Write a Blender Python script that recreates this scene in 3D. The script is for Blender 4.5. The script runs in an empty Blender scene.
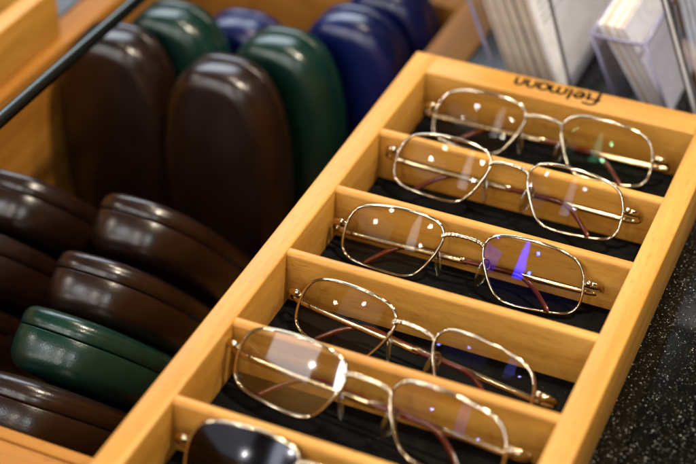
import bpy, bmesh, math, random
from mathutils import Vector, Matrix
random.seed(7)
MM = 0.001
scene = bpy.context.scene
COL = scene.collection
R = math.radians

# ------------------------------------------------------------------ materials
def new_mat(name):
    m = bpy.data.materials.new(name); m.use_nodes = True
    nt = m.node_tree
    for n in list(nt.nodes): nt.nodes.remove(n)
    out = nt.nodes.new('ShaderNodeOutputMaterial')
    return m, nt, out
def N(nt, t, **kw):
    n = nt.nodes.new(t)
    for k, v in kw.items():
        if k in n.inputs: n.inputs[k].default_value = v
        else: setattr(n, k, v)
    return n
def ramp(nt, fac, stops):
    r = nt.nodes.new('ShaderNodeValToRGB')
    els = r.color_ramp.elements
    while len(els) < len(stops): els.new(0.5)
    for e, (p, c) in zip(els, stops):
        e.position = p; e.color = (*c, 1) if len(c) == 3 else c
    nt.links.new(fac, r.inputs[0])
    return r
def wood_mat(name, axis, tint=1.0, hue=(1, 1, 1), ro=.06, spec=.4):
    m, nt, out = new_mat(name); L = nt.links.new
    tc = N(nt, 'ShaderNodeTexCoord'); mp = N(nt, 'ShaderNodeMapping')
    L(tc.outputs['Object'], mp.inputs['Vector'])
    s = [420, 420, 420]; s[axis] = 16; mp.inputs['Scale'].default_value = s
    n1 = N(nt, 'ShaderNodeTexNoise', Scale=1.0, Detail=5.0, Roughness=.6, Distortion=.25); L(mp.outputs[0], n1.inputs['Vector'])
    mp2 = N(nt, 'ShaderNodeMapping'); L(tc.outputs['Object'], mp2.inputs['Vector'])
    s2 = [70, 70, 70]; s2[axis] = 7; mp2.inputs['Scale'].default_value = s2
    n2 = N(nt, 'ShaderNodeTexNoise', Scale=1.0, Detail=3.0, Roughness=.5, Distortion=.8); L(mp2.outputs[0], n2.inputs['Vector'])
    mp3 = N(nt, 'ShaderNodeMapping'); L(tc.outputs['Object'], mp3.inputs['Vector'])
    s3 = [1100, 1100, 1100]; s3[axis] = 150; mp3.inputs['Scale'].default_value = s3
    n3 = N(nt, 'ShaderNodeTexNoise', Scale=1.0, Detail=1.0); L(mp3.outputs[0], n3.inputs['Vector'])
    c1 = ramp(nt, n2.outputs['Fac'], [(.28, tuple(a*b*tint for a, b in zip((.455, .205, .028), hue))), (.5, tuple(a*b*tint for a, b in zip((.54, .262, .042), hue))), (.74, tuple(a*b*tint for a, b in zip((.61, .322, .064), hue)))])
    c2 = ramp(nt, n1.outputs['Fac'], [(.3, (.80, .76, .70)), (.7, (1.0, 1.0, 1.0))])
    c3 = ramp(nt, n3.outputs['Fac'], [(.30, (.62, .52, .42)), (.38, (1, 1, 1))])
    x1 = N(nt, 'ShaderNodeMixRGB', blend_type='MULTIPLY', Fac=.8); L(c1.outputs[0], x1.inputs[1]); L(c2.outputs[0], x1.inputs[2])
    x2 = N(nt, 'ShaderNodeMixRGB', blend_type='MULTIPLY', Fac=.5); L(x1.outputs[0], x2.inputs[1]); L(c3.outputs[0], x2.inputs[2])
    b = N(nt, 'ShaderNodeBsdfPrincipled', Roughness=.36)
    L(x2.outputs[0], b.inputs['Base Color'])
    b.inputs['Specular IOR Level'].default_value = spec
    rr = ramp(nt, n2.outputs['Fac'], [(.3, (.30+ro,)*3), (.7, (.46+ro,)*3)]); L(rr.outputs[0], b.inputs['Roughness'])
    bu = N(nt, 'ShaderNodeBump', Strength=.10, Distance=.0003); L(n1.outputs['Fac'], bu.inputs['Height']); L(bu.outputs[0], b.inputs['Normal'])
    L(b.outputs[0], out.inputs[0]); return m
def leather_mat(name, col, rough=.29):
    m, nt, out = new_mat(name); L = nt.links.new
    tc = N(nt, 'ShaderNodeTexCoord')
    v = N(nt, 'ShaderNodeTexVoronoi', Scale=900.0); L(tc.outputs['Object'], v.inputs['Vector'])
    n = N(nt, 'ShaderNodeTexNoise', Scale=60.0, Detail=6.0, Roughness=.65); L(tc.outputs['Object'], n.inputs['Vector'])
    c = ramp(nt, n.outputs['Fac'], [(.3, tuple(x*.85 for x in col)), (.7, tuple(min(1, x*1.15) for x in col))])
    b = N(nt, 'ShaderNodeBsdfPrincipled'); L(c.outputs[0], b.inputs['Base Color'])
    rr = ramp(nt, n.outputs['Fac'], [(.3, (rough-.03,)*3), (.7, (rough+.05,)*3)]); L(rr.outputs[0], b.inputs['Roughness'])
    b.inputs['Specular IOR Level'].default_value = .62
    bu = N(nt, 'ShaderNodeBump', Strength=.13, Distance=.0003); L(v.outputs['Distance'], bu.inputs['Height'])
    bu2 = N(nt, 'ShaderNodeBump', Strength=.03, Distance=.0015); L(n.outputs['Fac'], bu2.inputs['Height']); L(bu.outputs[0], bu2.inputs['Normal'])
    L(bu2.outputs[0], b.inputs['Normal']); L(b.outputs[0], out.inputs[0]); return m
def plain(name, col, rough=.5, metal=0.0, spec=.5):
    m, nt, out = new_mat(name); L = nt.links.new
    tc = N(nt, 'ShaderNodeTexCoord'); n = N(nt, 'ShaderNodeTexNoise', Scale=180.0, Detail=3.0); L(tc.outputs['Object'], n.inputs['Vector'])
    c = ramp(nt, n.outputs['Fac'], [(.3, tuple(x*.88 for x in col)), (.7, tuple(min(1, x*1.08) for x in col))])
    b = N(nt, 'ShaderNodeBsdfPrincipled', Roughness=rough, Metallic=metal); L(c.outputs[0], b.inputs['Base Color'])
    b.inputs['Specular IOR Level'].default_value = spec
    L(b.outputs[0], out.inputs[0]); return m
def metal_mat(name, col, rough=.16, knurl=False):
    m, nt, out = new_mat(name); L = nt.links.new
    tc = N(nt, 'ShaderNodeTexCoord'); n = N(nt, 'ShaderNodeTexNoise', Scale=900.0 if knurl else 420.0, Detail=2.0); L(tc.outputs['Object'], n.inputs['Vector'])
    b = N(nt, 'ShaderNodeBsdfPrincipled', Metallic=1.0, Roughness=rough)
    b.inputs['Base Color'].default_value = (*col, 1)
    bu = N(nt, 'ShaderNodeBump', Strength=.6 if knurl else .13, Distance=.0004); L(n.outputs['Fac'], bu.inputs['Height']); L(bu.outputs[0], b.inputs['Normal'])
    L(b.outputs[0], out.inputs[0]); return m
def clear_mat(name, tint, refl, ior=1.5, rough=.01, boost=1.0):
    """thin clear sheet: tinted see-through body under a coated reflecting surface"""
    m, nt, out = new_mat(name); L = nt.links.new
    tr = N(nt, 'ShaderNodeBsdfTransparent'); tr.inputs[0].default_value = (*tint, 1)
    gl = N(nt, 'ShaderNodeBsdfGlossy', Roughness=rough); gl.inputs[0].default_value = (*refl, 1)
    lw = N(nt, 'ShaderNodeLayerWeight', Blend=.5)
    pw = N(nt, 'ShaderNodeMath', operation='POWER'); L(lw.outputs['Facing'], pw.inputs[0]); pw.inputs[1].default_value = 5
    f0 = ((ior-1)/(ior+1))**2*boost
    mu = N(nt, 'ShaderNodeMath', operation='MULTIPLY_ADD'); mu.use_clamp = True
    L(pw.outputs[0], mu.inputs[0]); mu.inputs[1].default_value = 1-f0; mu.inputs[2].default_value = f0
    mx = N(nt, 'ShaderNodeMixShader'); L(mu.outputs[0], mx.inputs[0]); L(tr.outputs[0], mx.inputs[1]); L(gl.outputs[0], mx.inputs[2])
    L(mx.outputs[0], out.inputs[0]); return m
def granite_mat(name):
    m, nt, out = new_mat(name); L = nt.links.new
    tc = N(nt, 'ShaderNodeTexCoord')
    v = N(nt, 'ShaderNodeTexVoronoi', Scale=1500.0, Randomness=1.0); L(tc.outputs['Object'], v.inputs['Vector'])
    sep = N(nt, 'ShaderNodeSeparateColor'); L(v.outputs['Color'], sep.inputs[0])
    pick = ramp(nt, sep.outputs[0], [(.76, (0, 0, 0)), (.82, (1, 1, 1))])
    core = ramp(nt, v.outputs['Distance'], [(.28, (1, 1, 1)), (.45, (0, 0, 0))])
    mu = N(nt, 'ShaderNodeMath', operation='MULTIPLY'); L(pick.outputs[0], mu.inputs[0]); L(core.outputs[0], mu.inputs[1])
    fc = ramp(nt, sep.outputs[1], [(0, (.03, .024, .016)), (.55, (.07, .06, .045)), (.8, (.16, .155, .145)), (.95, (.40, .40, .38)), (1, (.65, .65, .62))])
    n = N(nt, 'ShaderNodeTexNoise', Scale=120.0, Detail=5.0, Roughness=.7); L(tc.outputs['Object'], n.inputs['Vector'])
    bg = ramp(nt, n.outputs['Fac'], [(.35, (.0015, .0015, .0015)), (.6, (.005, .0045, .003)), (.8, (.016, .012, .006))])
    mx = N(nt, 'ShaderNodeMixRGB'); L(mu.outputs[0], mx.inputs[0]); L(bg.outputs[0], mx.inputs[1]); L(fc.outputs[0], mx.inputs[2])
    b = N(nt, 'ShaderNodeBsdfPrincipled', Roughness=.12); b.inputs['Specular IOR Level'].default_value = .15; L(mx.outputs[0], b.inputs['Base Color'])
    L(b.outputs[0], out.inputs[0]); return m

M = {}
M['wood_x'] = wood_mat('beech wood grain across', 0)
M['wood_y'] = wood_mat('beech wood grain along', 1)
M['bin_x'] = wood_mat('oiled wood grain across', 0, .62, (1, .84, .62), .25, .25)
M['bin_y'] = wood_mat('oiled wood grain along', 1, .62, (1, .84, .62), .25, .25)
def velvet_mat(name):
    m, nt, out = new_mat(name); L = nt.links.new
    tc = N(nt, 'ShaderNodeTexCoord'); v = N(nt, 'ShaderNodeTexVoronoi', Scale=260.0); L(tc.outputs['Object'], v.inputs['Vector'])
    n = N(nt, 'ShaderNodeTexNoise', Scale=45.0, Detail=5.0, Roughness=.7); L(tc.outputs['Object'], n.inputs['Vector'])
    nap = ramp(nt, n.outputs['Fac'], [(.3, (.0018, .0018, .0018)), (.75, (.008, .008, .0078))])
    lint = ramp(nt, v.outputs['Distance'], [(.03, (.10, .10, .095)), (.06, (0, 0, 0))])
    ad = N(nt, 'ShaderNodeMixRGB', blend_type='ADD', Fac=1.0); L(nap.outputs[0], ad.inputs[1]); L(lint.outputs[0], ad.inputs[2])
    b = N(nt, 'ShaderNodeBsdfPrincipled', Roughness=.95); b.inputs['Specular IOR Level'].default_value = .05
    L(ad.outputs[0], b.inputs['Base Color']); L(b.outputs[0], out.inputs[0]); return m
M['velvet'] = velvet_mat('black velvet lining')
M['ink'] = plain('burnt lettering', (.008, .004, .002), .9, 0, .1)
M['granite'] = granite_mat('black speckled granite')
M['brown'] = leather_mat('dark brown leather', (.0115, .0035, .0014))
M['green'] = leather_mat('dark green leather', (.001, .018, .0115))
M['blue'] = leather_mat('dark blue leather', (.001, .005, .060))
M['slot'] = plain('black hinge', (.004, .004, .004), .9, 0, .1)
M['gold'] = metal_mat('pale gold wire', (.64, .53, .37), .11)
M['gold_k'] = metal_mat('engraved pale gold', (.66, .55, .38), .16, True)
M['brass'] = metal_mat('bright gold arm', (.54, .42, .25), .15)
M['tip'] = plain('brown tortoiseshell plastic', (.085, .011, .002), .14, 0, .5)
M['pad'] = clear_mat('clear silicone pad', (.80, .78, .72), (1, .97, .90), 1.5, .16, 5.0)
M['rod'] = metal_mat('dark gunmetal', (.05, .055, .05), .28)
M['acrylic'] = clear_mat('clear acrylic', (.955, .955, .975), (.95, .95, 1), 1.49, .02, 1.8)
M['acrylic_edge'] = plain('lavender acrylic edge', (.22, .21, .34), .2)
M['dark_edge'] = plain('grey acrylic edge', (.075, .085, .085), .2)
M['paper'] = plain('white card paper', (.74, .74, .76), .55)
M['paper_warm'] = plain('ivory card paper', (.56, .47, .38), .6)
M['paper_grey'] = plain('grey card paper', (.40, .34, .28), .6)
M['leaflet'] = plain('pale blue leaflet paper', (.60, .71, .78), .45)
M['leaflet_pink'] = plain('pale pink printed band', (.80, .70, .66), .45)
M['card_grey'] = plain('grey lavender card print', (.46, .46, .54), .45)
M['print'] = plain('grey print', (.36, .38, .44), .5)

# ------------------------------------------------------------------ object helpers
def link_mesh(name, verts, faces, mat, parent=None, smooth=True, mm=True):
    me = bpy.data.meshes.new(name)
    me.from_pydata([tuple(c*MM for c in v) if mm else tuple(v) for v in verts], [], faces)
    bm = bmesh.new(); bm.from_mesh(me); bmesh.ops.recalc_face_normals(bm, faces=bm.faces); bm.to_mesh(me); bm.free()
    me.validate(); me.update()
    if smooth: me.polygons.foreach_set('use_smooth', [True]*len(me.polygons))
    me.materials.append(mat)
    o = bpy.data.objects.new(name, me); COL.objects.link(o)
    if parent: o.parent = parent
    return o
def bbox(name, x0, x1, y0, y1, z0, z1, mat, parent=None, bev=.8, seg=3, edges=None, rot=None):
    """bevelled box, coordinates in mm (in the parent's frame)"""
    bm = bmesh.new(); bmesh.ops.create_cube(bm, size=1)
    cx, cy, cz = (x0+x1)/2, (y0+y1)/2, (z0+z1)/2
    for v in bm.verts: v.co = Vector((cx+v.co.x*(x1-x0), cy+v.co.y*(y1-y0), cz+v.co.z*(z1-z0)))
    es = [e for e in bm.edges if edges is None or edges((e.verts[0].co+e.verts[1].co)/2, e)]
    if bev > 0 and es: bmesh.ops.bevel(bm, geom=es, offset=bev, segments=seg, profile=.5, affect='EDGES')
    vs = [tuple(v.co) for v in bm.verts]; bm.verts.index_update()
    fs = [tuple(v.index for v in f.verts) for f in bm.faces]; bm.free()
    o = link_mesh(name, vs, fs, mat, parent, smooth=False)
    if bev > 0:
        o.data.polygons.foreach_set('use_smooth', [True]*len(o.data.polygons))
        try: o.data.set_sharp_from_angle(angle=R(35))
        except Exception: pass
    return o
def tube_geo(path, rad, closed=False, seg=10, flat=None, upright=False):
    """swept ring along a path; rad a number or a list; flat=(sx, sz) squashes the ring"""
    P = [Vector(p) for p in path]; n = len(P); vs = []; fs = []
    T = []
    for i in range(n):
        a = P[(i-1) % n] if (closed or i > 0) else P[i]; b = P[(i+1) % n] if (closed or i < n-1) else P[i]
        T.append((b-a).normalized())
    ref = Vector((0, 1, 0)) if abs(T[0].y) < .8 else Vector((1, 0, 0))
    u = (ref - T[0]*ref.dot(T[0])).normalized()
    for i in range(n):
        u = (u - T[i]*u.dot(T[i])).normalized()
        if flat and upright: u = T[i].cross(Vector((0, 0, 1))).normalized()
        w = T[i].cross(u)
        r = rad[i] if isinstance(rad, (list, tuple)) else rad
        fu, fw = flat or (1, 1)
        for k in range(seg):
            a = 2*math.pi*k/seg
            vs.append(P[i] + u*(r*fu*math.cos(a)) + w*(r*fw*math.sin(a)))
    m = n if closed else n-1
    for i in range(m):
        for k in range(seg):
            a = i*seg+k; b = i*seg+(k+1) % seg; c = ((i+1) % n)*seg+(k+1) % seg; d = ((i+1) % n)*seg+k
            fs.append((a, b, c, d))
    if not closed:
        fs.append(tuple(range(seg-1, -1, -1))); fs.append(tuple((n-1)*seg+k for k in range(seg)))
    return vs, fs
def tube(name, path, rad, mat, parent=None, closed=False, seg=10, flat=None, upright=False):
    v, f = tube_geo(path, rad, closed, seg, flat, upright); return link_mesh(name, v, f, mat, parent)
def spline(pts, per=8, closed=False):
    P = [Vector(p) for p in pts]; n = len(P); out = []
    m = n if closed else n-1
    for i in range(m):
        p0 = P[(i-1) % n] if (closed or i > 0) else P[i]*2-P[i+1]
        p1 = P[i]; p2 = P[(i+1) % n]
        p3 = P[(i+2) % n] if (closed or i+2 < n) else P[i+1]*2-P[i]
        for k in range(per):
            t = k/per
            out.append(.5*((2*p1)+(p2-p0)*t+(2*p0-5*p1+4*p2-p3)*t*t+(3*p1-p0-3*p2+p3)*t**3))
    if not closed: out.append(P[-1])
    return out
def thing(name, label, cat, loc=(0, 0, 0), rot=(0, 0, 0), group=None):
    o = bpy.data.objects.new(name, None); COL.objects.link(o); o.empty_display_size = .01
    o.location = [c*MM for c in loc]; o.rotation_euler = rot
    o['label'] = label; o['category'] = cat
    if group: o['group'] = group
    return o
def tag(o, label, cat, group=None):
    o['label'] = label; o['category'] = cat
    if group: o['group'] = group
    return o
def copy_tree(o, parent=None):
    c = o.copy(); COL.objects.link(c)
    if parent: c.parent = parent
    for ch in list(o.children): copy_tree(ch, c)
    return c

# ------------------------------------------------------------------ the display tray (inner corner of its back left = origin, top of rails z = 0)
W = 150.0; T = 12.55; H = 32.7; DEEP = 28.5; TB = 19.0; YF = -336.0
DIV = [-59.3, -115.0, -170.3, -225.0, -279.3]; TD = 5.8
def lettering(parent):
    S = []
    def arc(cx, cy, rx, ry, a0, a1, n=14): return [(cx+rx*math.cos(R(a0+(a1-a0)*i/n)), cy+ry*math.sin(R(a0+(a1-a0)*i/n))) for i in range(n+1)]
    # F and i run together, drawn with a sweeping top bar
    S.append([(2.2, -2.2)] + arc(5.2, 8.2, 3.0, 3.4, 180, 75) + [(9.2, 10.9)])
    S.append([(0.2, 5.6), (7.4, 5.8)])
    S.append([(7.4, 7.4), (7.4, 1.4)] + arc(8.6, 1.4, 1.2, 1.2, 180, 270, 5))
    S.append([(10.0, 4.0), (15.2, 4.2)] + arc(12.6, 4.0, 2.6, 3.6, 5, 320, 22))
    S.append([(17.4, 11.2), (17.4, 1.6)] + arc(18.4, 1.6, 1.0, 1.2, 180, 270, 5))
    S.append([(20.2, 0.2), (20.2, 4.6)] + arc(22.3, 4.6, 2.1, 3.0, 180, 0) + [(24.4, 0.4)])
    S.append(arc(26.5, 4.6, 2.1, 3.0, 180, 0) + [(28.6, 0.2)])
    S.append(arc(32.6, 3.8, 2.6, 3.7, 0, 360, 26))
    S.append([(35.2, 7.2), (35.2, 0.2)])
    S.append([(37.4, 0.2), (37.4, 4.6)] + arc(39.6, 4.6, 2.2, 3.0, 180, 0) + [(41.8, 0.2)])
    S.append([(44.0, 0.2), (44.0, 4.6)] + arc(46.2, 4.6, 2.2, 3.0, 180, 0) + [(48.4, 0.2)])
    vs = []; fs = []
    for s in S:
        # read from the far side of the tray: letters run towards -x, their tops towards -y
        p = [(97.0-a, 15.6-b*.92, 0.02) for a, b in s]
        v, f = tube_geo(p, .92, seg=8)
        v = [Vector((q.x, q.y, .02+(q.z-.02)*.25)) for q in v]
        k = len(vs); vs += v; fs += [tuple(i+k for i in q) for q in f]
    return link_mesh('lettering', vs, fs, M['ink'], parent)
def make_tray(label, loc, back_word=True, y_back=TB, y_front=YF, dividers=DIV):
    t = thing('display_tray', label, 'tray', loc)
    top = lambda c, e: True
    bbox('side_rail', -T, 0, y_front-T, y_back, -H, 0, M['wood_y'], t, 1.0)
    bbox('side_rail', W, W+T, y_front-T, y_back, -H, 0, M['wood_y'], t, 1.0)
    b = bbox('back_rail', .0, W-.0, y_back-TB, y_back-.15, -H+.3, -.12, M['wood_x'], t, .9, 3, lambda c, e: abs(e.verts[0].co.x-e.verts[1].co.x) > 1)
    if back_word: lettering(b)
    bbox('front_rail', .0, W-.0, y_front-T+.15, y_front, -H+.3, -.12, M['wood_x'], t, .9, 3, lambda c, e: abs(e.verts[0].co.x-e.verts[1].co.x) > 1)
    for d in dividers:
        bbox('divider', -1.0, W+1.0, d-TD, d, -DEEP-1, -.5, M['wood_x'], t, 2.1, 4, lambda c, e: c.z > -5 and abs(e.verts[0].co.x-e.verts[1].co.x) > 1)
    bbox('velvet_lining', -.5, W+.5, y_front-.5, y_back-TB+.5, -DEEP-2, -DEEP, M['velvet'], t, 0)
    bbox('base_panel', -.5, W+.5, y_front-.5, y_back-TB+.5, -H+.5, -DEEP-2.1, M['wood_x'], t, 0)
    return t
tray = make_tray('amber wooden display tray holding six gold wire glasses in its compartments', (0, 0, 0))
# its neighbour beyond the bin on the left, only its right rail in the photo
tray2 = make_tray('empty wooden tray at the upper left corner, beyond the dark rod', (-238.5-W-T, -20.5-TB+19, 0), False)

# ------------------------------------------------------------------ glasses
OUT = [(60.5, -5), (60.3, 0), (59.4, 4.5), (56.8, 9.3), (52.3, 12.3), (44.7, 14.4), (34.8, 15.4), (24.6, 15.3), (16.2, 14), (11.8, 11.2), (10.2, 7), (11.2, 1.3), (14.5, -6), (18.5, -12.2), (23, -15.6), (29, -16.7), (37, -16.6), (49, -15.8), (56, -14.2), (59.6, -10.5)]
LC = (35.5, -.5)
def face_y(x, v):   # how far a point of the front lies behind its foremost plane
    return ((x-LC[0])**2 + (v-LC[1])**2)/(2*125.0) + (x-10)*.045
VB = -16.7          # lowest point of the rims: the origin of each pair of glasses
def lens_geo(s):
    o2 = spline([(x, 0, v) for x, v in OUT], 4, True); n = len(o2)
    rings = [.02, .18, .36, .54, .70, .84, .94, .985]
    vs = []; fs = []
    for side in (-.75, .75):
        for r in rings:
            for p in o2:
                x = LC[0]+(p.x-LC[0])*r; v = LC[1]+(p.z-LC[1])*r
                vs.append((s*x, face_y(x, v)+side, v-VB))
    k = len(rings)
    for side in (0, 1):
        b = side*k*n
        fs.append(tuple(b+i for i in range(n)))
        for j in range(k-1):
            for i in range(n):
                fs.append((b+j*n+i, b+j*n+(i+1) % n, b+(j+1)*n+(i+1) % n, b+(j+1)*n+i))
    e = (k-1)*n
    for i in range(n): fs.append((e+i, e+(i+1) % n, k*n+e+(i+1) % n, k*n+e+i))
    return vs, fs
def ellipsoid(c, r, rotz=0, roty=0, nu=14, nv=9):
    mt = Matrix.Translation(c) @ Matrix.Rotation(rotz, 4, 'Z') @ Matrix.Rotation(roty, 4, 'Y')
    vs = [mt @ Vector((0, 0, r[2]))]; fs = []
    for j in range(1, nv):
        th = math.pi*j/nv
        for i in range(nu):
            a = 2*math.pi*i/nu
            vs.append(mt @ Vector((r[0]*math.sin(th)*math.cos(a), r[1]*math.sin(th)*math.sin(a), r[2]*math.cos(th))))
    vs.append(mt @ Vector((0, 0, -r[2])))
    for i in range(nu): fs.append((0, 1+i, 1+(i+1) % nu))
    for j in range(nv-2):
        for i in range(nu): fs.append((1+j*nu+i, 1+j*nu+(i+1) % nu, 1+(j+1)*nu+(i+1) % nu, 1+(j+1)*nu+i))
    l = len(vs)-1
    for i in range(nu): fs.append((l, l-nu+(i+1) % nu, l-nu+i))
    return vs, fs
def make_glasses(label, loc, tilt, yaw, roll, lens_l, lens_r, tip_fwd=0.0, temple_drop=0.0):
    g = thing('eyeglasses', label, 'glasses', loc, (0, 0, 0), 'gold wire glasses in the display tray')
    g.rotation_euler = (Matrix.Rotation(yaw, 4, 'Z') @ Matrix.Rotation(-tilt, 4, 'X') @ Matrix.Rotation(roll, 4, 'Y')).to_euler()
    zz = -VB
    for s, lm in ((-1, lens_l), (1, lens_r)):
        rim_path = [(s*p.x, face_y(p.x, p.z), p.z+zz) for p in spline([(x, 0, v) for x, v in OUT], 6, True)]
        rm = tube('rim', rim_path, .80, M['gold'], g, True, 10, (1.25, .95))
        v, f = lens_geo(s)
        le = link_mesh('lens', v, f, lm, g)
        try: le.data.set_sharp_from_angle(angle=R(50))
        except Exception: pass
        # nose pad on its arm
        v, f = ellipsoid((s*11.2, 5.8, -5.8+zz), (1.1, 3.5, 7.6), -s*R(42), s*R(13))
        pd = link_mesh('nose_pad', v, f, M['pad'], g)
        tube('pad_arm', spline([(s*11.4, 1.6, 1.5+zz), (s*13.0, 5.5, 1.0+zz), (s*14.0, 7.2, -2.5+zz), (s*12.2, 6.4, -5.0+zz)], 6), .55, M['gold'], pd, seg=8)
        # endpiece block and hinge at the outer edge
        hp = spline([(s*60.3, face_y(60.3, 1), 1.2+zz), (s*63.6, 4.8, 1.4+zz), (s*66.8, 6.4, 1.2+zz), (s*68.0, 9.0, .2+zz)], 6)
        hg = tube('hinge', hp, [1.1+.55*math.sin(math.pi*min(1, i/(len(hp)-1)*1.15)) for i in range(len(hp))], M['brass'], g, seg=10, flat=(.9, 1.15))
        v, f = ellipsoid((s*62.6, 3.4, 2.2+zz), (1.7, 1.5, 1.5)); link_mesh('hinge_screw', v, f, M['gold'], hg)
        # folded temple: gold arm, then the brown ear tip
        d = 10.0 if s < 0 else 13.2
        arm = spline([(s*68.0, 9.0, .2+zz), (s*68.4, d+.6, -1.2+zz), (s*66.6, d+1.8, -2.7+zz), (s*62, d+.6, -3.3+zz), (s*45, d, -3.4+zz), (s*20, d, -3.3+zz), (s*-2, d, -3.1+zz)], 6)
        tm = tube('temple', arm, [1.1]*len(arm), M['brass'], g, seg=12, flat=(.55, 1.35), upright=True)
        e = -s
        tp = spline([(-e*1.5, d, -3.1+zz), (e*12, d, -2.9+zz), (e*24, d-.2, -2.6+zz+temple_drop*.3), (e*31, d-1.6, -3.8+zz), (e*38, d-4.2, -7.6+zz), (e*44.5, d-7.4, -13.0+zz), (e*47.5, d-8.8, -15.7+zz)], 6)
        tube('temple_tip', tp, [(.85+.25*min(1, i/12))*(1 if i < len(tp)-3 else .93 if i == len(tp)-3 else .75 if i == len(tp)-2 else .4) for i in range(len(tp))], M['tip'], tm, seg=10, flat=(.8, 1.15), upright=True)
    br = spline([(-10.4, .6, 7.4+zz), (-8.6, -.1, 8.6+zz), (-5, -.9, 9.5+zz), (0, -1.2, 9.8+zz), (5, -.9, 9.5+zz), (8.6, -.1, 8.6+zz), (10.4, .6, 7.4+zz)], 10)
    tube('bridge', br, [1.05+.22*math.sin(i*1.35) for i in range(len(br))], M['gold_k'], g, seg=10)
    return g
def lens(name, tint, refl, boost=1.0): return clear_mat(name, tint, refl, 1.52, .012, boost)
TT = (.985, .972, .945)
LW = lens('coated lens with neutral reflection', TT, (1, .98, .95), .2)
LG = lens('coated lens with green reflection', TT, (.25, 1, .55), .15)
LP = lens('coated lens with pale blue reflection', TT, (.60, .76, 1), .15)
LB = lens('lens with strong blue reflection', TT, (.012, .03, 1), 1.35)
LV = lens('coated lens with violet blue reflection', TT, (.26, .26, 1), .09)
LU = clear_mat('uncoated lens', TT, (.95, .97, 1), 1.52, .05, 2.6)
LD = clear_mat('dark tinted lens', (.26, .20, .165), (.8, .85, 1), 1.52, .11, .7)
def place(label, P0, tilt, yaw, roll, a, b):
    """P0 = middle of the front in mm"""
    rot = Matrix.Rotation(yaw, 4, 'Z') @ Matrix.Rotation(-tilt, 4, 'X') @ Matrix.Rotation(roll, 4, 'Y')
    return make_glasses(label, Vector(P0) - rot @ Vector((0, 0, -VB)), tilt, yaw, roll, a, b)
place('gold glasses in the rearmost compartment, right below the lettered back rail', (75-2.0, -18.2, -11.0), R(31.5), 0, 0, LW, LG)
place('gold glasses in the second compartment from the back, leaning over the divider behind', (75-2.2, -74.6, -5.5), R(31.5), R(-1), R(0), LW, LP)
place('gold glasses with a blue streak reflected in the right lens, third compartment from the back', (75-4.6, -132.6, -11.2), R(31.5), R(1.5), 0, LW, LB)
place('gold glasses turned askew in their compartment, third pair from the front', (75-2.5, -202.5, -11.0), R(31.5), R(-9), 0, LW, LV)
big = place('gold glasses with a broad pale reflection across the left lens, second pair from the front', (75-4.6, -249, -6.0), R(28.5), R(-5), R(0), LU, LV)
big.scale = (1.06,)*3
place('gold glasses with dark lenses at the bottom edge, in the front compartment', (75-3.5, -296.6, -11.2), R(31.5), 0, 0, LD, LD)

# ------------------------------------------------------------------ the bin of glasses cases
BX0, BX1 = -231.0, -28.0; FLOOR = -170.0; BYF, BYB = -300.0, 130.0
bn = thing('case_bin', 'deep wooden bin between the two trays, filled with leather cases', 'bin', (-126, -85, FLOOR-12))
def binbox(name, x0, x1, y0, y1, z0, z1, m, bev=1.0):
    return bbox(name, x0+126, x1+126, y0+85, y1+85, z0-FLOOR+12, z1-FLOOR+12, m, bn, bev)
binbox('side_wall', BX1, -.5, BYF-60, BYB+200, FLOOR-12, -H-.3, M['bin_y'])
binbox('side_wall', BX0-20.5, BX0, BYF-60, BYB+200, FLOOR-12, -H-.3, M['bin_y'])
binbox('front_lip', BX0+.1, BX1-.1, BYF-6.2, BYF, FLOOR, -H-.5, M['bin_x'], .9)
binbox('front_wall', BX0+.1, BX1-.1, BYF-60, BYF-6.9, FLOOR, -H-.7, M['bin_x'], .9)
binbox('back_wall', BX0+.1, BX1-.1, BYB, BYB+24, FLOOR, -H-.5, M['bin_x'])
binbox('floor_panel', BX0, BX1, BYF, BYB, FLOOR-10, FLOOR, M['bin_y'], 0)

CW, CL, CLID, CBASE = 34.5, 158.0, 12.5, 24.0
def case_shell(sign, depth):
    hw = CW; hl = CL/2; pts = []; nr = []; K = 72; ex = 2/2.9
    sup = lambda a: (hw*math.copysign(abs(math.cos(a))**ex, math.cos(a)), hl*math.copysign(abs(math.sin(a))**(2/2.55), math.sin(a)))
    dense = [sup(2*math.pi*i/2880) for i in range(2880)]
    acc = [0.0]
    for a, b in zip(dense, dense[1:]+dense[:1]): acc.append(acc[-1]+math.hypot(b[0]-a[0], b[1]-a[1]))
    k = 0
    for i in range(K):
        t = acc[-1]*i/K
        while acc[k+1] < t: k += 1
        pts.append(dense[k])
    for i in range(K):
        a, b = pts[i-1], pts[(i+1) % K]; l = math.hypot(b[0]-a[0], b[1]-a[1]); nr.append(((b[1]-a[1])/l, -(b[0]-a[0])/l))
    n = K; rad = 5.5 if sign > 0 else 10.5
    prof = [(.25, 1.2), (.35, .35), (.9, 0), (depth*.35, -.25)]
    for i in range(8):
        a = R(90*i/7); prof.append((depth-2.2-rad+rad*math.sin(a), rad*(1-math.cos(a))))
    vs = []; fs = []
    for t, ins in prof:
        for p, q in zip(pts, nr): vs.append((p[0]-q[0]*ins, sign*t, p[1]-q[1]*ins))
    last = len(prof)-1
    base = [vs[last*n+i] for i in range(n)]
    for f, dt in ((.9, .7), (.7, 1.4), (.4, 2.0), (.12, 2.2)):
        for b in base: vs.append((b[0]*f, sign*(depth-2.2+dt), b[2]*(1-(1-f)*.75)))
    k = len(prof)+4
    for j in range(k-1):
        for i in range(n): fs.append((j*n+i, j*n+(i+1) % n, (j+1)*n+(i+1) % n, (j+1)*n+i))
    fs.append(tuple(range(n))); fs.append(tuple((k-1)*n+i for i in range(n)))
    return [(a, b, c+CL/2) for a, b, c in vs], fs
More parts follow.
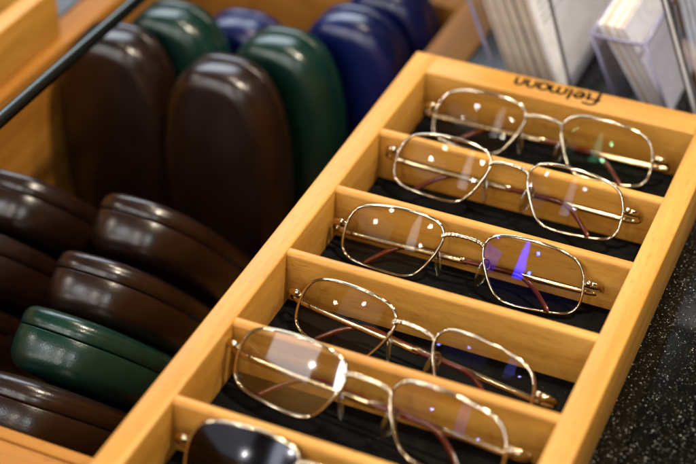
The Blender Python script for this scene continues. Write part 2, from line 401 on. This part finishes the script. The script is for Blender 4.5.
def make_case(color):
    c = thing('glasses_case', '', 'glasses case')
    for nm, s, d in (('lid', 1, CLID), ('base_shell', -1, CBASE)):
        v, f = case_shell(s, d); o = link_mesh(nm, v, f, M[color], c)
        try: o.data.set_sharp_from_angle(angle=R(60))
        except Exception: pass
    bbox('hinge', CW-3, CW-.02, -1.5, 1.6, CL*.28, CL*.60, M['slot'], c, .4)
    return c
protos = {}
def case(color, label, loc, lean=0, rz=0, size=(1, 1, 1), group='leather glasses cases in the bin'):
    if color not in protos: protos[color] = make_case(color); c = protos[color]
    else: c = copy_tree(protos[color])
    c['label'] = label; c['category'] = 'glasses case'; c['group'] = group
    c.location = [q*MM for q in loc]; c.scale = size
    c.rotation_euler = (Matrix.Rotation(rz, 4, 'Z') @ Matrix.Rotation(lean, 4, 'X')).to_euler()
    return c
ZU = FLOOR+.5
case('brown', 'brown case standing upright, the one behind the dark rod, left of its brown neighbour', (-192, -10, ZU), 0, R(2), (1.09, 1, 1))
case('brown', 'brown case standing upright between the green cases and the tray, nearest upright one', (-115, -17, ZU), 0, R(-1), (1.09, 1, 1))
case('green', 'green upright case behind the two upright brown cases, the more distant green one', (-173, 27, ZU), 0, R(1), (1.08, 1, 1))
case('green', 'green upright case right of the foremost upright brown case, in front of the blue ones', (-98, 25, ZU), 0, R(-1), (1.08, 1, 1))
case('blue', 'dark blue case mostly hidden behind the far green upright case', (-148, 69, ZU), 0, R(1), (1.05, 1, .86))
case('blue', 'bright blue upright case beside the back left corner of the tray', (-70, 67, ZU), 0, R(-1), (1.1, 1, 1))
case('blue', 'deep blue upright case at the top edge, behind the bright blue one', (-64, 108, ZU), 0, R(0))
LE = R(39.5)
def lean_case(color, label, x, y_end, rz=0, dz=0):
    """x = middle, y_end = where the middle of its raised end comes"""
    u = Vector((0, -math.sin(LE), math.cos(LE)))
    zb = FLOOR + CBASE*math.sin(LE) - 9 + dz
    return case(color, label, (x, y_end + CL*math.sin(LE), zb), LE, rz)
for i, (c, l) in enumerate([('brown', 'brown leaning case at the top of the stack beside the tray'),
                            ('brown', 'brown leaning case just above the green leaning case'),
                            ('green', 'green case leaning in the stack between two brown ones'),
                            ('brown', 'brown leaning case lowest in the stack, beside the front edge of the bin')]):
    lean_case(c, l, -114+[0, 4, 15, 17][i], -133-[0, 52, 97, 144][i], R([0, 1, -1, 1][i]))
lean_case('brown', 'brown leaning case at the left edge of the photo, topmost of three', -189, -140, R(0))
lean_case('brown', 'brown leaning case at the left edge of the photo, middle of three', -189, -189, R(1))
lean_case('brown', 'brown leaning case added to darken the gap at the left edge, lowest of three', -188, -238, R(0))  # added case: covers the bright bin wood where the gap should be dark

# dark rod along the bin, on two posts on the bin's end walls
rt = thing('guard_rod', 'dark metal rod running across the upper left corner above the cases', 'rod', (-174, 0, -H))
tube('bar', [(0, y, 45) for y in (-345, -200, 0, 145)], 3.7, M['rod'], rt, seg=16)
for y in (-340, 141): tube('post', [(0, y, .3), (0, y, 45)], 3.2, M['rod'], rt, seg=14)

# ------------------------------------------------------------------ counter (setting)
def struct(o): o['kind'] = 'structure'; return o
cz = -H-.15
struct(bbox('counter', 0, 900, -700, 900, -90, cz, M['granite'], None, 1.0))
struct(bbox('counter', -1000, -252, -700, 900, -90, cz, M['granite'], None, 1.0))

# ------------------------------------------------------------------ card holders behind the tray
def frame_lean(name, label, cat, loc, a, rz=0, group=None):
    t = thing(name, label, cat, loc, (0, 0, 0), group); t.rotation_euler = (Matrix.Rotation(rz, 4, 'Z') @ Matrix.Rotation(-a, 4, 'Y')).to_euler(); return t
CZ = cz+.1
# left stack: tall leaflets standing on their edge, leaning left, each on the counter
def sbox(name, x0, x1, y0, y1, z0, z1, shear, mat, parent=None):
    """slanted slab: a box whose upper end is pushed towards -x"""
    v = [(x-(z-z0)*shear, y, z) for z in (z0, z1) for y in (y0, y1) for x in (x0, x1)]
    return link_mesh(name, v, [(0, 1, 3, 2), (4, 5, 7, 6), (0, 1, 5, 4), (2, 3, 7, 6), (0, 2, 6, 4), (1, 3, 7, 5)], mat, parent, smooth=False)
a1 = R(23)
for i in range(13):
    m = [M['paper_grey'], M['paper_warm'], M['paper_grey'], M['paper_grey'], M['paper_warm']][i % 5] if i < 12 else M['paper']
    lb = 'leaflet in the leaning pack left of the clear holder, its long edge towards the tray' if i < 12 else 'outermost leaflet of the leaning pack, its white face showing'
    o = frame_lean('leaflet', lb, 'leaflet', (36+i*2.42, 52+random.uniform(-1.2, 1.2), CZ+1.0), a1, 0, 'leaflets in the leaning pack' if i < 12 else None)
    sh = bbox('sheets', 0, 2.0, 0, 150+random.uniform(-1, 1), 0, 150, m, o, .15, 1)
    if i == 12:
        for k in range(7): bbox('print_line', 1.9, 2.06, 5+random.uniform(0, 2), 26+random.uniform(0, 18), 46+k*4, 47.4+k*4, M['print'], sh, 0)
# the clear holder they stand in
hd = thing('leaflet_holder', 'clear acrylic stand around the leaning pack of leaflets, its edge a thin dark line', 'holder', (0, 0, CZ))
sbox('side_panel', 73.5, 75.5, 49, 205, 0, 95, .32, M['acrylic'], hd)
sbox('side_panel', 29.5, 31.5, 49, 205, 0, 60, .44, M['acrylic'], hd)
sbox('edge_strip', 73.3, 75.0, 47.6, 48.9, 0, 95, .32, M['dark_edge'], hd)
sbox('edge_strip', 29.3, 31.2, 47.6, 48.9, 0, 60, .44, M['acrylic_edge'], hd)
bbox('base_panel', 31.6, 73.4, 49, 205, 0, .9, M['acrylic'], hd, 0)
# the low pocket with the small cards
pk = thing('card_holder', 'low clear acrylic pocket with lavender edges, holding small white cards', 'holder', (0, 0, CZ))
ph = 45.0; sa = .47; px0, px1, py0, py1 = 97.0, 129.5, 55.0, 128.0
sbox('front_panel', px0+2, px1-2, py0, py0+2, 1.9, ph-.2, sa, M['acrylic'], pk)
sbox('back_panel', px0+2, px1-2, py1-2, py1, 1.9, ph-.2, sa, M['acrylic'], pk)
sbox('side_panel', px0, px0+1.9, py0, py1, 0, ph-.2, sa, M['acrylic'], pk)
sbox('side_panel', px1-1.9, px1, py0, py1, 0, ph-.2, sa, M['acrylic'], pk)
bbox('base_panel', px0+2, px1-2, py0, py1, 0, 1.8, M['acrylic'], pk, 0)
sh_ = lambda x, z: x-z*sa
rimp = [(sh_(px0, ph)+1, py0+1, ph), (sh_(px1, ph)-1, py0+1, ph), (sh_(px1, ph)-1, py1-1, ph), (sh_(px0, ph)+1, py1-1, ph)]
tube('rim_edge', [rimp[0], rimp[1]], 1.0, M['acrylic_edge'], pk, seg=8); tube('rim_edge', [rimp[1], rimp[2]], 1.0, M['acrylic_edge'], pk, seg=8)
tube('rim_edge', [rimp[0], rimp[3]], 1.0, M['acrylic_edge'], pk, seg=8); tube('rim_edge', [rimp[3], rimp[2]], 1.0, M['acrylic_edge'], pk, seg=8)
tube('corner_edge', [(px0+1, py0+.6, 0), (sh_(px0, ph)+1, py0+.6, ph)], .9, M['acrylic_edge'], pk, seg=8)
tube('corner_edge', [(px1-1, py0+.6, 0), (sh_(px1, ph)-1, py0+.6, ph)], .9, M['acrylic_edge'], pk, seg=8)
a2 = R(34)
for i in range(8):
    o = frame_lean('card', 'small white card leaning in the low clear pocket' if i < 7 else 'rightmost small card in the low clear pocket, its face turned to the right', 'card', (111.5+i*1.95, 60+random.uniform(-.8, .8), CZ+2.1), a2, 0, 'white cards in the clear pocket' if i < 7 else None)
    bbox('sheet', 0, 1.45, 0, 62, 0, 58+random.uniform(-.6, .6), M['card_grey'] if i == 7 else M['paper'] if i in (0, 3, 5) else M['paper_warm'], o, .12, 1)
# tall clear panel with dark edges, a pale blue leaflet behind it
rp_ = thing('leaflet_holder', 'tall clear acrylic panel with a double dark edge at the right rim of the photo', 'holder', (0, 0, CZ))
sbox('front_panel', 151, 240, 46, 48, 0, 150, .40, M['acrylic'], rp_)
sbox('edge_strip', 146.2, 147.5, 45.6, 48.2, 0, 150, .40, M['dark_edge'], rp_)
sbox('edge_strip', 147.6, 149.4, 46, 48, 0, 150, .40, M['paper'], rp_)
sbox('edge_strip', 149.5, 150.9, 45.6, 48.2, 0, 150, .40, M['dark_edge'], rp_)
bbox('base_panel', 146, 240, 48.3, 70, 0, 1.0, M['acrylic'], rp_, 0)
lf = thing('leaflet', 'pale blue printed leaflet behind the tall clear panel at the right rim of the photo', 'leaflet', (0, 0, CZ+1.1))
sbox('sheets', 151, 245, 52, 54, 0, 160, .36, M['leaflet'], lf)
sbox('printed_band', 151-26*.36-.0, 245-26*.36, 51.7, 51.95, 26, 48, .36, M['leaflet_pink'], lf)
for k in range(5): sbox('print_line', 147+k*3.4-52*.36, 148+k*3.4-52*.36, 51.6, 51.9, 52, 78+random.uniform(-4, 6), .36, M['print'], lf)

# ------------------------------------------------------------------ light
world = bpy.data.worlds.new('World'); scene.world = world; world.use_nodes = True
nt = world.node_tree; bgn = nt.nodes['Background']
tc = N(nt, 'ShaderNodeTexCoord'); nz = N(nt, 'ShaderNodeTexNoise', Scale=3.2, Detail=2.0); nt.links.new(tc.outputs['Generated'], nz.inputs['Vector'])
rp = ramp(nt, nz.outputs['Fac'], [(.38, (.10, .075, .05)), (.52, (.42, .34, .26)), (.68, (1.3, 1.12, .95))])
nt.links.new(rp.outputs[0], bgn.inputs['Color']); bgn.inputs['Strength'].default_value = .03
def area(name, loc, target, power, size, col=(1, .86, .66), size_y=None, shape='DISK'):
    l = bpy.data.lights.new(name, 'AREA'); l.energy = power; l.color = col
    l.shape = 'RECTANGLE' if size_y else shape; l.size = size
    if size_y: l.size_y = size_y
    o = bpy.data.objects.new(name, l); COL.objects.link(o); o.location = loc
    d = Vector(target)-Vector(loc); o.rotation_euler = d.to_track_quat('-Z', 'Y').to_euler(); return o
C0 = (.07, -.12, 0)
def far_(az, el, d):
    return (C0[0]+d*math.cos(R(el))*math.sin(R(az)), C0[1]-d*math.cos(R(el))*math.cos(R(az)), d*math.sin(R(el)))
area('ceiling_spot', (.50, .10, 1.40), C0, 27, .10)
area('ceiling_spot', (-.05, .30, 1.55), C0, 9, .10)
area('ceiling_spot', (.95, .55, 1.4), C0, 8, .08)
area('window_light', (-1.25, 1.55, 1.45), (-.1, 0, 0), 40, 1.7, (.80, .90, 1), .9)
for az, el in ((-72, 33), (-42, 41), (-10, 49), (34, 43)):
    area('ceiling_panel', far_(az, el, 2.5), C0, 7, .10, (1, .90, .78) if az in (-72, -10) else (.9, .95, 1), .26)
# the shop behind the photographer: small ceiling lamps, a tall light strip, a shop window
for az, el in ((-33, 25), (-28, 33.5), (-5.5, 24), (-3, 34), (-23.5, 15.5), (12, 14), (-46, 17), (-3, 12), (25, 28), (-60, 30), (-15, 45), (20, 45)):
    area('far_lamp', far_(az, el, 4.6), C0, 8.5, .105, (1, .94, .85))
area('light_strip', far_(-10.5, 19, 4.8), C0, 31, .38, (.92, .95, 1), 3.4).data.shape = 'ELLIPSE'
area('shop_window', far_(-33, 14, 4.6), C0, 17, 1.6, (.95, .96, 1), 2.4)

# ------------------------------------------------------------------ camera (solved from the tray's corners)
cam = bpy.data.cameras.new('Camera'); co = bpy.data.objects.new('Camera', cam); COL.objects.link(co)
Mr = [[0.913741683006315, 0.4062906644492518, 0.0020081628849222544], [0.24900128419402584, -0.5560808949985894, -0.7929517000973606], [-0.32105217209436987, 0.7250530561268974, -0.6092811900875768]]
m3 = Matrix(((Mr[0][0], -Mr[1][0], -Mr[2][0]), (Mr[0][1], -Mr[1][1], -Mr[2][1]), (Mr[0][2], -Mr[1][2], -Mr[2][2])))
co.matrix_world = Matrix.Translation((.25154, -.67303, .43940)) @ m3.to_4x4()
cam.sensor_width = 36; cam.lens = 1516.454/696*36; cam.clip_start = .01; cam.clip_end = 50
cam.dof.use_dof = True; cam.dof.aperture_fstop = 4.8; cam.dof.aperture_blades = 0
fwd = Vector(Mr[2]); cam.dof.focus_distance = (Vector((.085, -.135, -.008))-co.location).dot(fwd)
scene.camera = co
scene.view_settings.view_transform = 'Standard'; scene.view_settings.look = 'None'
scene.view_settings.exposure = 0; scene.view_settings.gamma = 1
try:
    scene.cycles.max_bounces = 16; scene.cycles.transparent_max_bounces = 24; scene.cycles.use_denoising = True
    scene.cycles.sample_clamp_indirect = 8
except Exception: pass
